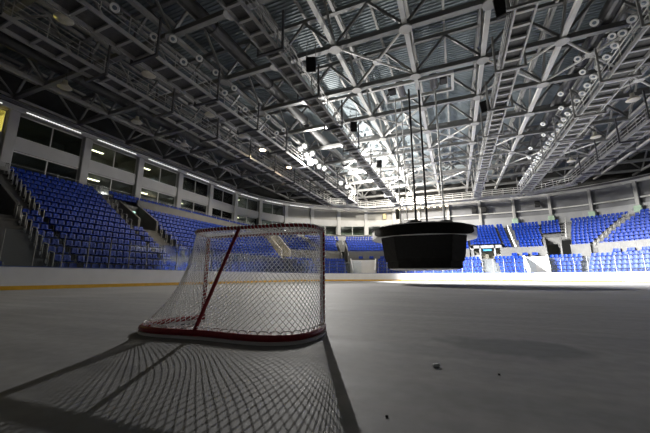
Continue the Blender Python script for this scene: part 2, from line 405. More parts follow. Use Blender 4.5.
# handrail hoops up the aisles
hoop = MB().tube([(0, -.28, 0), (0, -.28, .8), (0, -.22, .9), (0, .22, .98), (0, .28, .9), (0, .28, .1)], .03, 6).mesh('hoop', M['galv'])
for nm, t, i0, i1, *sk in (('beside the stairs at the photo left edge', 12.15, 7, 15), ('low on the stairs at the left edge', 10.9, 1, 7), ('beside the left gangway passage, going up to the concourse', 19.15, 8, 15), ('down the stairs below the left gangway passage', 22.3, 1, 8),
                       ('on the slanting stairs of the far left corner', 82.3, 7, 13, -1.2), ('above the far corner passage', 95.6, 10, 13), ('on the narrow stairs right of the portal', 145.5, 7, 15), ('above the far right passage', 164.8, 10, 16), ('on the pale stairs of the right upper block', 174.4, 7, 16, 1.0)):
    o = thing('aisle_handrail', 'galvanised hoop handrails '+nm, 'handrail', pp(t, i0+.5, rz(i0)), 0, 'aisle handrails')
    for i in range(i0, i1+1):
        p, nrm = path(t+(sk[0]*(i-i0) if sk else 0), *rd(i+.5)); p.z = rz(i); link('hoop', hoop, o, p-o.location, math.atan2(nrm.y, nrm.x)-math.pi/2)
br = thing('concourse_balustrade', 'thin metal balustrade running behind the topmost row of blue seats', 'balustrade', pp(20, 16.6, rz(15)))
rail_run('rail', 4, 53.3, 16.6, rz(15), 1.2, br, 3)
br = thing('concourse_balustrade', 'thin metal balustrade behind the seats of the far left corner', 'balustrade', pp(80, 14.3, rz(13)))
rail_run('rail', 61.5, 125, 14.3, rz(13), 1.0, br, 2)

# ------------------------------------------------------------------ rink boards and glass
bo = thing('rink_boards', 'white dasher boards with yellow kick strip and blue cap around the rink', 'boards', (-19.5, 20, 0))
def bpath(t, d):
    return path(t, d, d)[0]
def bsweep(prof):
    mb = MB(); tt = ts(1, 215); n = len(prof); ox = bo.location
    for t in tt:
        for d, z in prof: p = bpath(t, d); p.z = z; mb.v.append(tuple(p-ox))
    for a in range(len(tt)-1):
        for k in range(n): mb.f.append((a*n+k, (a+1)*n+k, (a+1)*n+(k+1) % n, a*n+(k+1) % n))
    return mb
bsweep([(0, .19), (.12, .19), (.12, 1.09), (0, 1.09)]).build('panel', M['board'], bo)
bsweep([(-.015, 0), (.12, 0), (.12, .19), (-.015, .19)]).build('kick_strip', M['kick'], bo)
bsweep([(-.02, 1.09), (.16, 1.09), (.16, 1.13), (-.02, 1.13)]).build('cap_rail', M['cap'], bo)
mk = MB()
for t in (190.,):
    p, nrm = path(t, -.02, -.02); mk.lathe([(.09, -.01), (.09, .01)], 14, Matrix.Rotation(math.atan2(nrm.y, nrm.x), 3, 'Z') @ Matrix.Rotation(R(90), 3, 'Y'), p+V((0, 0, .2))-bo.location)
mk.build('red_marker', M['red'], bo)
t = 7.6; n = 0
GL = [(-14.2, 0)]
while t < 214:
    dt = 1.25 if t < 37 else (1.25/11*57.3 if (t < 127 or t >= 143) else 1.25*16/16.5)
    n += 1; t1 = t+dt
    if not (98 < t < 112 or 147 < t < 156):
        a, nr = path(t, .06, .06); b, _ = path(t1, .06, .06); a.z = b.z = 1.13; d = b-a; L = d.length
        hg = 1.75
        o = thing('glass_panel', 'clear glass panel on the rink boards, %s from the left edge of the photo' % nth(n), 'glass panel', a, math.atan2(d.y, d.x), 'glass panels on the rink boards')
        MB().box((L/2, 0, hg/2), (L-.03, .012, hg)).build('pane', M['rink_glass'], o)
        MB().bevbox((0, 0, hg/2), (.035, .05, hg), .008).build('stanchion', M['steel'], o)
    t = t1

# ------------------------------------------------------------------ facade with two floors of windows, and the right rear wall
FX, FFY, FR, FRX = -34.4, 65.5, 25., 35.5
def fpath(s, d=0.):
    """facade path by length: s=0 at Y=0 on the left side"""
    L1 = FFY-FR; L2 = math.pi/2*FR; L3 = FRX-FX-2*FR
    if s < L1: return V((FX-d, s, 0)), V((-1, 0, 0))
    s -= L1
    if s < L2: a = math.pi-s/FR; nn = V((math.cos(a), math.sin(a), 0)); return V((FX+FR, FFY-FR, 0))+nn*(FR+d), nn
    s -= L2
    if s < L3: return V((FX+FR+s, FFY+d, 0)), V((0, 1, 0))
    s -= L3; a = math.pi/2-s/FR; nn = V((math.cos(a), math.sin(a), 0)); return V((FRX-FR, FFY-FR, 0))+nn*(FR+d), nn
def fband(s0, s1, prof, closed=True, step=1.9):
    mb = MB(); N = max(1, round((s1-s0)/step)); n = len(prof)
    for k in range(N+1):
        s = s0+(s1-s0)*k/N
        for d, z in prof: p = fpath(s, d)[0]; p.z = z; mb.v.append(tuple(p))
    for a in range(N):
        for k in range(n if closed else n-1): mb.f.append((a*n+k, (a+1)*n+k, (a+1)*n+(k+1) % n, a*n+(k+1) % n))
    if closed: mb.f += [tuple(range(n)), tuple(N*n+k for k in range(n-1, -1, -1))]
    return mb
S_END = 79.; BAY = 5.95; B0 = .5
struct('trim_facade_band', fband(0, S_END, [(-.1, 11.3), (3.9, 11.3), (3.9, 12.5), (-.1, 12.5)]), M['pier'])
struct('trim_fascia', fband(0, 150, [(-.5, 14.65), (1.2, 14.65), (1.2, 15.5), (-.5, 15.5)]), M['pier'])
struct('trim_fascia_gutter', fband(0, 150, [(-.75, 15.1), (-.5, 15.1), (-.5, 15.35), (-.75, 15.35)]), M['steel_dark'])
struct('wall_facade_base', fband(0, S_END, [(-.05, 6.5), (.3, 6.5), (.3, 9.25), (-.05, 9.25)]), M['pier'])
struct('wall_rooms', fband(0, S_END+1, [(4, 8), (4, 16)], False), M['room'])
struct('ceiling_rooms', fband(0, S_END+1, [(.1, 14.64), (4, 14.64)], False), M['room'])
struct('floor_rooms', fband(0, S_END+1, [(-.6, 9.2), (4, 9.2)], False), M['conc'])
nb = int((S_END-B0)/BAY)+1; wn = 0
for k in range(nb):
    s0 = B0+BAY*k; p, nr = fpath(s0); an = math.atan2(nr.y, nr.x)-math.pi/2
    mm = Matrix.Rotation(an, 3, 'Z')
    struct('column_facade', MB().bevbox((p.x, p.y, 12.0), (.75, .7, 5.6), .05, mm), M['pier'])
    struct('wall_room_divider', MB().box((fpath(s0, 2.1)[0].x, fpath(s0, 2.1)[0].y, 12), (.15, 3.5, 5.3), mm), M['room'])
    if k == nb-1: break
    for z0, z1 in ((9.25, 11.3), (12.5, 14.6)):
        wn += 1; solidpanel = (z0 > 12 and 9 <= k)
        sA, sB = s0+.38, s0+BAY-.38
        pc, nc = fpath((sA+sB)/2, .12); ac = math.atan2(nc.y, nc.x)-math.pi/2; L = (fpath(sA)[0]-fpath(sB)[0]).length; mr = Matrix.Rotation(ac, 3, 'Z')
        w = thing('window_%d' % wn, None, None, (pc.x, pc.y, z0), ac); w['kind'] = 'structure'
        H = z1-z0
        if solidpanel:
            MB().bevbox((0, 0, H/2), (L, .12, H), .04).build('infill_panel', M['infill'], w); continue
        fr = MB().box((0, 0, .05), (L, .12, .1)).box((0, 0, H-.05), (L, .12, .1))
        for x in (-L/2+.04, 0, L/2-.04): fr.box((x, 0, H/2), (.08, .11, H-.2))
        fr.build('window_frame', M['steel_light'], w)
        MB().box((0, .0, H/2), (L-.16, .02, H-.2)).build('pane', M['win_glass'], w)
        if k in (3, 4, 5, 7, 9) or (k == 2 and z0 > 12 and False):
            lp = fpath(s0+BAY*.36, 2.0)[0]
            o = thing('ceiling_lamp', 'warm fluorescent ceiling lamp behind the %s floor glass, %s bay from the left' % ('upper' if z0 > 12 else 'lower', nth(k)), 'lamp', (lp.x, lp.y, z1-.02), ac, 'lamps in the glazed rooms')
            MB().bevbox((0, 0, -.06), (1.5, .35, .12), .03).build('housing', M['whiteplate'], o); MB().box((0, 0, -.135), (1.4, .28, .03)).build('diffuser', M['tube'], o)
    # strip light under the fascia
    a, b = fpath(s0+.55, -.56)[0], fpath(s0+BAY-.95, -.56)[0]
    if k < 10:
        o = thing('strip_light', 'long white strip light on the fascia above the windows, %s bay from the left' % nth(k+1), 'light', ((a.x+b.x)/2, (a.y+b.y)/2, 14.8), math.atan2(b.y-a.y, b.x-a.x), 'strip lights along the fascia')
        L = (b-a).length
        MB().bevbox((0, .02, .0), (L, .1, .16), .03).build('housing', M['steel'], o); MB().box((0, -.04, -.03), (L-.1, .04, .07)).build('diffuser', M['strip'], o)
# warm room at the left edge
def lamp_light(name, loc, kind, energy, col, size=.1, aim=None, spot=60, blend=.6):
    l = bpy.data.lights.new(name, kind); l.energy = energy; l.color = col
    if kind == 'AREA': l.shape = 'DISK'; l.size = size
    else: l.shadow_soft_size = size
    if kind == 'SPOT': l.spot_size = R(spot); l.spot_blend = blend
    o = bpy.data.objects.new(name, l); C.objects.link(o); o.location = loc
    if aim is not None: o.rotation_euler = (V(aim)-V(loc)).to_track_quat('-Z', 'Y').to_euler()
    return o
lamp_light('room_light', (FX-1.6, 9.0, 14.2), 'POINT', 900, (1, .72, .16), .15)
o = thing('room_lamp', 'warm yellow lamp glowing in the upper room at the left edge', 'lamp', (FX-1.6, 9.6, 14.6), 0)
MB().lathe([(.2, -.12), (.22, 0), (.05, .04)], 14).build('shade', M['tube'], o)

# right and far rear wall: pale skirting band, grey cladding, pipe rail, leaning piers
struct('wall_far_lower', fband(S_END, 150, [(-.3, 9.2), (-.05, 9.2), (-.05, 11.4), (-.3, 11.4)]), M['wall_pale'])
struct('wall_far_upper', fband(S_END, 150, [(0, 11.4), (.3, 11.4), (.3, 14.7), (0, 14.7)]), M['wall_grey'])
struct('wall_outer', fband(-8, 150, [(4.2, 8), (4.2, 20.2)], False), M['dark'])
pr_ = thing('wall_pipe', 'pale horizontal pipe fixed along the grey rear wall of the far stand', 'pipe', fpath(100)[0]+V((0, 0, 12.3)))
N = 40; MB().tube([fpath(S_END+1+(148-S_END)*k/N, -.35)[0]+V((0, 0, 12.3))-pr_.location for k in range(N)], .13, 8).build('pipe', M['steel_light'], pr_)
for k, s in enumerate((83., 88.6, 94.2, 99.8, 105.4, 111., 116.6, 122.2, 128)):
    p, nr = fpath(s, -.5); an = math.atan2(nr.y, nr.x)-math.pi/2; mm = Matrix.Rotation(an, 3, 'Z')
    struct('column_rear', MB().bevbox((p.x, p.y, 12.3), (.45, .5, 5.0), .04, mm), M['steel'])
    if k > 2: 
        q = fpath(s, -.95)[0]
        tag(MB().bevbox((0, 0, .5), (.9, .35, 1.0), .05, mm).build('column_pad', M['green'], None, (q.x, q.y, rz(16)+.75)), 'pale green pad at the foot of the rear column, %s from the right' % nth(9-k), 'pad', 'green column pads')
for k, (s, z) in enumerate(((93.2, 13.0), (94.9, 13.0), (103.6, 13.3))):
    p, nr = fpath(s, -1.0); o = thing('rear_speaker', ('left black loudspeaker of the pair', 'right black loudspeaker of the pair', 'single black loudspeaker')[k]+' high on the grey far wall', 'speaker', p+V((0, 0, z)), math.atan2(nr.y, nr.x)-math.pi/2, 'speakers on the far wall')
    MB().bevbox((0, 0, 0), (.8, .6, 1.1), .06, Matrix.Rotation(R(-18), 3, 'X')).build('cabinet', M['blackmat'], o); MB().tube([(0, .2, .3), (0, .9, .9)], .05, 6).build('bracket', M['steel_dark'], o)
bx = fpath(75.9, -.5)[0]; tag(MB().bevbox((0, 0, 0), (.7, .5, 1.2), .06).build('junction_box', M['tan'], None, (bx.x, bx.y, 13.2)), 'small tan box fixed on the wall above the far left corner', 'box')

for n in range(9):
    p, nr = fpath(79.2+1.15*n, -.75)
    o = thing('small_lamp', 'small warm lamp in the string under the far fascia, %s from the left' % nth(n+1), 'lamp', p+V((0, 0, 14.45)), 0, 'string of lamps under the far fascia')
    MB().lathe([(.2, 0), (.22, .1), (.1, .2)], 12).build('housing', M['steel_dark'], o); MB().lathe([(.19, -.01), (.12, -.09), (0, -.12)], 12).build('bulb', M['lit_warm'], o)
# ------------------------------------------------------------------ roof: corrugated deck, trusses both ways
DZ = 20.4
dk = MB(); y = -8.; k = 0
prof = []
while y < 70: prof += [(y, DZ), (y+.11, DZ), (y+.15, DZ-.07), (y+.26, DZ-.07)]; y += .30
b = len(dk.v)
for yy, z in prof: dk.v += [(-40, yy, z), (40, yy, z)]
for k in range(len(prof)-1): dk.f.append((b+2*k, b+2*k+1, b+2*k+3, b+2*k+2))
struct('ceiling', dk, M['deck'])
NX = [-1.9+4.9*j for j in range(-7, 8)]; NY = [2.3+5.3*k for k in range(0, 12)]; ZL, ZU = 16.7, 19.6
nodem = MB().lathe([(.42, -.05), (.42, .05)], 14).mesh('node_plate', M['steel'])
def xlim(y):
    cy = FFY-FR; 
    if y <= cy: return FX-3.5, FRX+3.5
    c = math.sqrt(max(0, (FR+3.5)**2-(y-cy)**2)); return FX+FR-c, FRX-FR+c
def ymax(x):
    if FX+FR <= x <= FRX-FR: return FFY+3.5
    dx = (FX+FR-x) if x < 0 else (x-(FRX-FR)); return FFY-FR+math.sqrt(max(0, (FR+3.5)**2-dx*dx))
for k, y in enumerate(NY):
    xl = xlim(y); NXk = [x for x in NX if xl[0]+.2 < x < xl[1]-.2]
    o = thing('cross_truss', 'grey steel roof truss spanning across the hall, %s from the far wall' % nth(len(NY)-k), 'roof truss', (0, y, ZL), 0, 'roof trusses across the hall')
    MB().beam((NXk[0], 0, 0), (NXk[-1], 0, 0), .34, .36).build('bottom_chord', M['steel_shaded'], o)
    MB().beam((NXk[0], 0, ZU-ZL), (NXk[-1], 0, ZU-ZL), .28, .3).build('top_chord', M['steel_shaded'], o)
    dg = MB().beam((0, 0, .1), (2.45, 0, ZU-ZL-.1), .17, .17).mesh('diagonal', M['steel_shaded']); dg2 = MB().beam((0, 0, .1), (-2.45, 0, ZU-ZL-.1), .17, .17).mesh('diagonal', M['steel_shaded'])
    for j, x in enumerate(NX):
        if x not in NXk: continue
        if x != NXk[-1]: link('diagonal', dg, o, (x, 0, 0))
        if x != NXk[0]: link('diagonal', dg2, o, (x, 0, 0))
        if 4 <= j <= 10 and 2 <= k <= 8: link('node_plate', nodem, o, (x, 0, -.21))
dgy = MB().beam((0, 0, .05), (0, 2.65, ZU-ZL-.1), .15, .15).mesh('diagonal', M['steel']); dgy2 = MB().beam((0, 0, .05), (0, -2.65, ZU-ZL-.1), .15, .15).mesh('diagonal', M['steel'])
for j, x in enumerate(NX):
    o = thing('long_truss', 'lengthwise steel roof truss running towards the far wall, %s from the left' % nth(j+1), 'roof truss', (x, NY[0], ZL), 0, 'roof trusses along the hall')
    nk = len([y for y in NY if y < ymax(x)-.3]); L = NY[nk-1]-NY[0]; tail = min(3, ymax(x)-.2-NY[nk-1])
    lt = M['steel_light'] if j in (6, 7, 8, 9) else M['steel']
    MB().beam((0, -3, 0), (0, L+tail, 0), .3, .26).build('bottom_chord', lt, o); MB().beam((0, -3, ZU-ZL), (0, L+tail, ZU-ZL), .22, .24).build('top_chord', M['steel'], o)
    for k in range(nk):
        if k < nk-1: link('diagonal', dgy, o, (0, 5.3*k, 0))
        if k > 0: link('diagonal', dgy2, o, (0, 5.3*k, 0))
for j in range(-15, 16):
    struct('trim_purlin', MB().beam((-1.9+2.45*j, -6, DZ-.28), (-1.9+2.45*j, 68, DZ-.28), .16, .26), M['steel'])
# crossed wind bracing in some bays of the bottom plane
for (j, k) in ((6, 5), (7, 6), (8, 4), (9, 4), (6, 8), (8, 7), (10, 5), (5, 6), (4, 7), (9, 8), (7, 9), (5, 9), (10, 8), (6, 3)):
    x0, x1, y0, y1 = NX[j], NX[j+1], NY[k], NY[k+1]; cx, cy = (x0+x1)/2, (y0+y1)/2
    o = thing('cross_brace', 'pale crossed roof bracing, %s bay from the far wall, %s from the left' % (nth(11-k), nth(j+1)), 'bracing', (cx, cy, ZL), 0, 'crossed roof bracing')
    MB().tube([(x0-cx, y0-cy, 0), (x1-cx, y1-cy, 0)], .085, 8).build('brace', M['steel_light'], o); MB().tube([(x0-cx, y1-cy, 0), (x1-cx, y0-cy, 0)], .085, 8).build('brace', M['steel_light'], o)
    MB().lathe([(.36, -.06), (.36, .06)], 14).build('centre_plate', M['steel_light'], o)
# ventilation ducts under the deck
for nm, x, z, r in (('far left', -28.85, 17.4, .46), ('left of the centre', -14.15, 17.38, .45), ('right of the centre', 10.35, 17.38, .45), ('far right', 20.15, 17.4, .46)):
    o = thing('air_duct', 'long round dark air duct under the roof, '+nm, 'duct', (x, 30, z), 0, 'air ducts')
    MB().tube([(0, -34, 0), (0, 30, 0)], r, 14).build('duct', M['duct'], o)
    rg = MB().tube([(0, -.06, 0), (0, .06, 0)], r+.05, 14).mesh('flange', M['duct'])
    for q in range(9): link('flange', rg, o, (0, -30+7*q, 0))

# ------------------------------------------------------------------ catwalks
def catwalk(desc, p, q, w, z, mats='steel', pitch=1.15, hang=True, railh=1.1, side=0):
    p, q = V((p[0], p[1], z)), V((q[0], q[1], z)); d = q-p; L = d.length; an = math.atan2(d.y, d.x)
    o = thing('catwalk', desc, 'catwalk', p, an, 'catwalks under the roof'); m = M[mats]
    for s in (-1, 1): MB().box((L/2, s*w/2, 0), (L, .09, .26)).build('side_beam', m, o)
    MB().box((L/2, 0, .15), (L, w-.1, .03)).build('deck', M['grate'], o)
    rung = MB().box((0, 0, 0), (.16, w-.09, .14)).mesh('rung', m)
    n = int(L/pitch); n = min(n, 60)
    for k in range(n): link('rung', rung, o, (L*(k+.5)/n, 0, .02))
    for s in (-1, 1):
        r = MB()
        for h in (.4, .75, 1.1): r.beam((0, s*w/2, .13+h*railh/1.1), (L, s*w/2, .13+h*railh/1.1), .05, .05)
        k = 0.
        while k <= L: r.beam((k, s*w/2, .1), (k, s*w/2, .13+railh), .05, .05); k += 1.6
        r.build('railing', m, o)
    if hang:
        zt = ZL-z-.15; hg = MB()
        ww = w/2+.45
        hg.beam((0, -ww, -.2), (0, ww, -.2), .14, .14).beam((0, -ww+.07, -.2), (0, -ww+.07, zt), .1, .12).beam((0, ww-.07, -.2), (0, ww-.07, zt), .1, .12)
        me = hg.mesh('hanger', M['steel_dark'] if mats != 'steel_light' else M['steel'])
        k = 2.65
        while k < L-.5: link('hanger', me, o, (k, 0, 0)); k += 5.3
    return o
CZ = 14.1
catwalk('dark railed catwalk beside the left windows, leftmost of the roof catwalks', (-21.6, 3.5), (-21.6, 53.6), 1.3, CZ, 'steel', 1.3)
catwalk('catwalk carrying the left row of floodlights, second from the left', (-17.0, 3.5), (-17.0, 55.9), 1.5, CZ, 'steel', 1.2)
catwalk('narrow catwalk left of the hanging scoreboard, ladder-like from below', (-9.4, 6), (-9.4, 58.6), .95, CZ, 'steel', 1.0)
catwalk('narrow pale catwalk right of the hanging scoreboard, ladder-like from below', (4.25, 8), (4.25, 58.6), .95, CZ, 'steel_light', 1.0)
catwalk('pale catwalk carrying the right row of floodlights', (11.3, 12), (11.3, 57.6), 1.3, CZ, 'steel_light', 1.1)
catwalk('rightmost railed catwalk near the right stand', (17.2, 20), (17.2, 54.4), 1.2, CZ, 'steel', 1.2)
catwalk('far catwalk crossing at the far end of the hall', (-15.6, 59.4), (11.4, 59.4), 1.2, CZ, 'steel_light', 1.2, False)
catwalk('slanting corner catwalk at the far left', (-21.6, 54), (-15.6, 59.4), 1.2, CZ, 'steel_light', 1.2, False)
catwalk('slanting corner catwalk at the far right', (11.4, 59.4), (17.2, 54.8), 1.2, CZ, 'steel_light', 1.2, False)
# ------------------------------------------------------------------ floodlights
fl_house = MB().lathe([(.07, -.42), (.14, -.40), (.20, -.22), (.28, 0), (.29, .03), (.26, .03)], 18); fl_house.sm = True
fl_house = fl_house.mesh('housing', M['steel_light']); fl_lens = MB().lathe([(.265, .02), (.2, .05), (.0, .065)], 18).mesh('lens', M['lens'])
fl_bez = MB().lathe([(.20, .055), (.24, .07), (.275, .05), (.285, .02)], 20).mesh('bezel', M['whiteplate']); fl_lit = MB().lathe([(.265, .02), (.2, .05), (.0, .065)], 18).mesh('lens', M['lit_white'])
fl_yoke = MB().beam((-.33, 0, -.1), (-.33, 0, .0), .04, .05)
fl_yoke = MB().tube([(-.31, 0, -.05), (-.33, -.3, -.25), (0, -.42, -.3), (.33, -.3, -.25), (.31, 0, -.05)], .025, 6).mesh('yoke', M['steel_dark'])
def flood(loc, aim, label, lit=False, grp='floodlights along the catwalks', sc=.86):
    o = thing('floodlight', label, 'floodlight', loc, 0, grp); o.rotation_mode = 'QUATERNION'
    o.rotation_quaternion = (V(aim)-V(loc)).to_track_quat('Z', 'Y'); o.scale = (sc,)*3
    h_ = link('housing', fl_house, o); link('lens', fl_lit if lit else fl_lens, h_); link('yoke', fl_yoke, o); link('bezel', fl_bez, h_)
    return o
y = 13.; n = 0
while y < 57:
    n += 1
    flood((10.5+random.uniform(-.04, .04), y, 15.25), (2.0+random.uniform(-3, 3), y-6+random.uniform(-3, 3), 0), 'unlit floodlight on the right floodlight catwalk railing, %s from the near end' % nth(n)); y += 1.15
for n, (x, y, z) in enumerate(((9.0, 21.6, 16.0), (10.5, 23.4, 16.0), (9.2, 25.2, 16.0), (10.2, 27.5, 16.2), (9.4, 30, 16.), (10.2, 33, 16.1), (9.4, 36, 16.1), (10.1, 39, 16.1), (9.5, 42.5, 16), (10, 46, 16))):
    flood((x, y, z), (0, y-10, 0), 'pale floodlight raised above the right floodlight catwalk, %s from the near end' % nth(n+1), grp='raised floodlights at the right', sc=.8)
for n, (y, z) in enumerate(((8.9, 15.0), (11.3, 15.1), (12.6, 16.0), (13.6, 15.0), (14.9, 16.2), (16.6, 16.2), (17.7, 15.1), (18.8, 16.2), (20.4, 15.1), (22.2, 16.2), (24, 16.2), (25.6, 15.2), (27, 16.2), (28.4, 15.2))):
    flood((-16.1, y, z), (-4, y-9, 0), 'round unlit floodlight on the left floodlight catwalk, %s from the near end' % nth(n+1), grp='unlit floodlights at the left')
KEY = V((-15.3, 32.1, 14.15))
for n, (x, y, z) in enumerate(((-15.35, 29.6, 14.9), (-15.3, 30.5, 15.6), (-15.35, 31.2, 14.8), (-15.3, 32.3, 14.3), (-15.3, 32.6, 15.5), (-15.3, 33.6, 14.8), (-15.35, 34.9, 14.6), (-15.35, 36.6, 14.9), (-15.4, 43.4, 14.8), (-15.3, 46.0, 14.9), (-15.3, 49, 14.9))):
    flood((x, y, z), (-2, 8, 0), 'glaring lit floodlight on the left floodlight catwalk, %s lit one from the near end' % nth(n+1), True, 'lit floodlights at the left', 1.5)
# hanging dish lamps
def dish(loc, label, lit=False):
    o = thing('dish_lamp', label, 'lamp', loc, 0, 'dish lamps hanging from the roof'); zt = ZL-.1-loc[2]
    d = MB().lathe([(.46, -.0), (.47, .02), (.34, .17), (.16, .34), (.14, .6), (.0, .62)], 20); d.sm = True; d.build('shade', M['reflector'], o)
    MB().lathe([(.0, .06), (.12, .08), (.15, .2)], 12).build('bulb', M['lit_warm'] if lit else M['lens'], o)
    if lit: MB().lathe([(.44, .03), (.3, -.02), (0, -.04)], 18).build('diffuser', M['lit_warm'], o)
    MB().tube([(0, 0, .6), (0, 0, max(zt, .7))], .02, 6).build('rod', M['steel_dark'], o)
    return o
for n, y in enumerate((8.2, 13.5, 19.6, 24.3)): dish((-19.3, y, 14.8), 'unlit dish lamp hanging between the two left catwalks, %s from the near end' % nth(n+1))
for n, y in enumerate((12.1, 18.0, 23.6)): dish((-26.6, y, 14.8), 'unlit dish lamp over the left stand near the windows, %s from the near end' % nth(n+1))
for n, y in enumerate((28., 34.3)): dish((-19.4, y, 14.8), 'lit warm dish lamp between the two left catwalks, %s of two' % ('nearer', 'farther')[n], True)
dish((-22.9, 35.1, 15.2), 'lit warm dish lamp just left of the leftmost catwalk', True)
dish((-6.7, 54.8, 14.8), 'lit warm dish lamp hanging in front of the far catwalk', True)
for n, y in enumerate((31., 38.5, 46.)): dish((14.4, y, 14.8), 'unlit dish lamp hanging between the two right catwalks, %s from the near end' % nth(n+1))
# speakers hung from the roof
for n, (x, y, z, lb) in enumerate(((-8.1, 17, 14.8, 'nearest on the left of the scoreboard cables'), (-8.1, 26.6, 14.8, 'second on the left of the scoreboard cables'), (-8.2, 38, 15., 'farthest and smallest on the left'), (3.3, 27.4, 14.8, 'right of the cables, farther of two'), (3.3, 16.7, 14.8, 'right of the cables, at the top edge'))):
    o = thing('hanging_speaker', 'black box loudspeaker hung from the roof, '+lb, 'speaker', (x, y, z), R(20 if x < 0 else -20), 'loudspeakers hung from the roof')
    mm = Matrix.Rotation(R(28), 3, 'X')
    MB().bevbox((0, 0, 0), (.66, .55, .95), .04, mm).build('cabinet', M['blackmat'], o); MB().box(mm @ V((0, -.29, 0)), (.58, .02, .86), mm).build('grille', M['black'], o)
    MB().tube([(-.3, 0, .3), (-.3, 0, ZL-z-.1)], .025, 6).build('hanging_rod', M['steel'], o); MB().tube([(.3, 0, .3), (.3, 0, ZL-z-.1)], .025, 6).build('hanging_rod', M['steel'], o)
# hoist platform over the scoreboard
o = thing('hoist', 'scoreboard hoist frame with winch drums up among the roof trusses', 'hoist', (-2, 26, 16.95), 0)
f = MB()
for s in (-1, 1): f.beam((-3, s*1.2, 0), (3, s*1.2, 0), .2, .25)
f.beam((-2.9, -1.2, 0), (-2.9, 1.2, 0), .2, .25).beam((2.9, -1.2, 0), (2.9, 1.2, 0), .2, .25)
f.build('frame', M['steel_light'], o)
for x in (-1.4, 1.4): MB().tube([(x, -.9, .35), (x, .9, .35)], .32, 14).build('drum', M['steel_dark'], o)
for x in (-2.2, 2.2): MB().bevbox((x, 0, .4), (.6, 1.0, .6), .06).build('motor', M['blackmat'], o)

# ------------------------------------------------------------------ scoreboard
SX, SY = -2.3, 26.
sbd = thing('scoreboard', 'big black covered scoreboard cube lowered close to the ice on cables', 'scoreboard', (SX, SY, 1.22), R(5))
def cut_square(w):
    a, c_ = w/2, w*.335
    return [(-c_, -a), (c_, -a), (a, -c_), (a, c_), (c_, a), (-c_, a), (-a, c_), (-a, -c_)]
def prism(mb, rings):
    b0 = len(mb.v)
    for w, z in rings: mb.v += [(x, y, z) for x, y in cut_square(w)]
    for q in range(len(rings)-1):
        for k in range(8): mb.f.append((b0+q*8+k, b0+q*8+(k+1) % 8, b0+q*8+8+(k+1) % 8, b0+q*8+8+k))
    mb.f.append(tuple(b0+k for k in range(7, -1, -1))); mb.f.append(tuple(b0+len(mb.v)-b0-8+k for k in range(8))); return mb
body = prism(MB(), [(5.55, .5), (6.2, 2.95)]).build('body', M['cloth_dark'], sbd)
for k in range(4):                                # the dark screen covers on the four wide faces
    m_ = Matrix.Rotation(math.pi/2*k, 3, 'Z'); q = MB()
    q.add([m_ @ V(p) for p in ((-1.75, -2.86, .72), (1.75, -2.86, .72), (1.95, -3.12, 2.75), (-1.95, -3.12, 2.75), (-1.75, -2.78, .72), (1.75, -2.78, .72), (1.95, -3.0, 2.75), (-1.95, -3.0, 2.75))], [(0, 1, 2, 3), (0, 4, 5, 1), (1, 5, 6, 2), (2, 6, 7, 3), (3, 7, 4, 0), (4, 7, 6, 5)])
    q.build('screen_cover', M['blackmat'], body)
prism(MB(), [(5.2, 0), (5.3, .04), (5.3, .5)]).build('lower_ring', M['cloth_dark'], sbd)
prism(MB(), [(5.05, -.05), (5.05, 0)]).build('bottom_trim', M['rim'], sbd)
MB().lathe([(3.85, 2.32), (4.0, 2.32), (4.0, 2.95), (3.85, 2.95)], 40).build('brim', M['rim'], sbd)
MB().lathe([(2.9, 2.35), (3.86, 2.35), (3.86, 2.93), (2.9, 2.93)], 40).build('brim_soffit', M['blackmat'], sbd)
top_c = MB().lathe([(3.2, 2.97), (4.05, 2.97), (4.05, 3.05), (3.6, 3.2), (2.9, 3.28), (0, 3.32)], 40).build('top_cover', M['black'], sbd)
dr = MB(); nd = 36                                # black cloth hanging over the front of the brim
for k in range(nd+1):
    a = R(-90)+R(61)*(k/nd*2-1); hz = 2.29+.3*abs(k/nd*2-1)**8
    for rr_, z in ((4.03, 3.01), (4.07, hz), (4.03, hz)): dr.v.append((rr_*math.cos(a), rr_*math.sin(a), z))
for k in range(nd):
    for m_ in range(3): dr.f.append((k*3+m_, (k+1)*3+m_, (k+1)*3+(m_+1) % 3, k*3+(m_+1) % 3))
dr.build('front_drape', M['black'], sbd)
lump = MB().lathe([(.62, 0), (.6, .14), (.4, .26), (0, .3)], 12); lump.sm = True; lump = lump.mesh('covered_bracket', M['black'])
for k in range(6):
    a = math.pi*2*k/6+.3; link('covered_bracket', lump, sbd, (2.3*math.cos(a), 2.3*math.sin(a), 3.25))
# suspension cables
for n, (dx, dy, r, mname, lb) in enumerate(((-.4, -.3, .085, 'blackmat', 'thick black cable holding the scoreboard, left of the two'), (.45, -.3, .085, 'blackmat', 'thick black cable holding the scoreboard, right of the two'),
                                         (-1.75, .6, .05, 'rim', 'thin pale cable left of the black scoreboard cables, outer one'), (-1.2, .6, .04, 'rim', 'thin pale cable left of the black scoreboard cables, inner one'), (1.75, .4, .07, 'rim', 'thin pale cable right of the black scoreboard cables'))):
    base = V((SX+dx, SY+dy, 4.52)); o = thing('cable', lb, 'cable', base, 0, 'scoreboard cables')
    top = 16.85-base.z
    MB().tube([(0, 0, 0), (0, 0, top)], r, 8).build('rope', M[mname], o); MB().lathe([(r*2.2, 0), (r*2.2, .3), (r, .45)], 10).build('socket', M['steel_dark'], o)

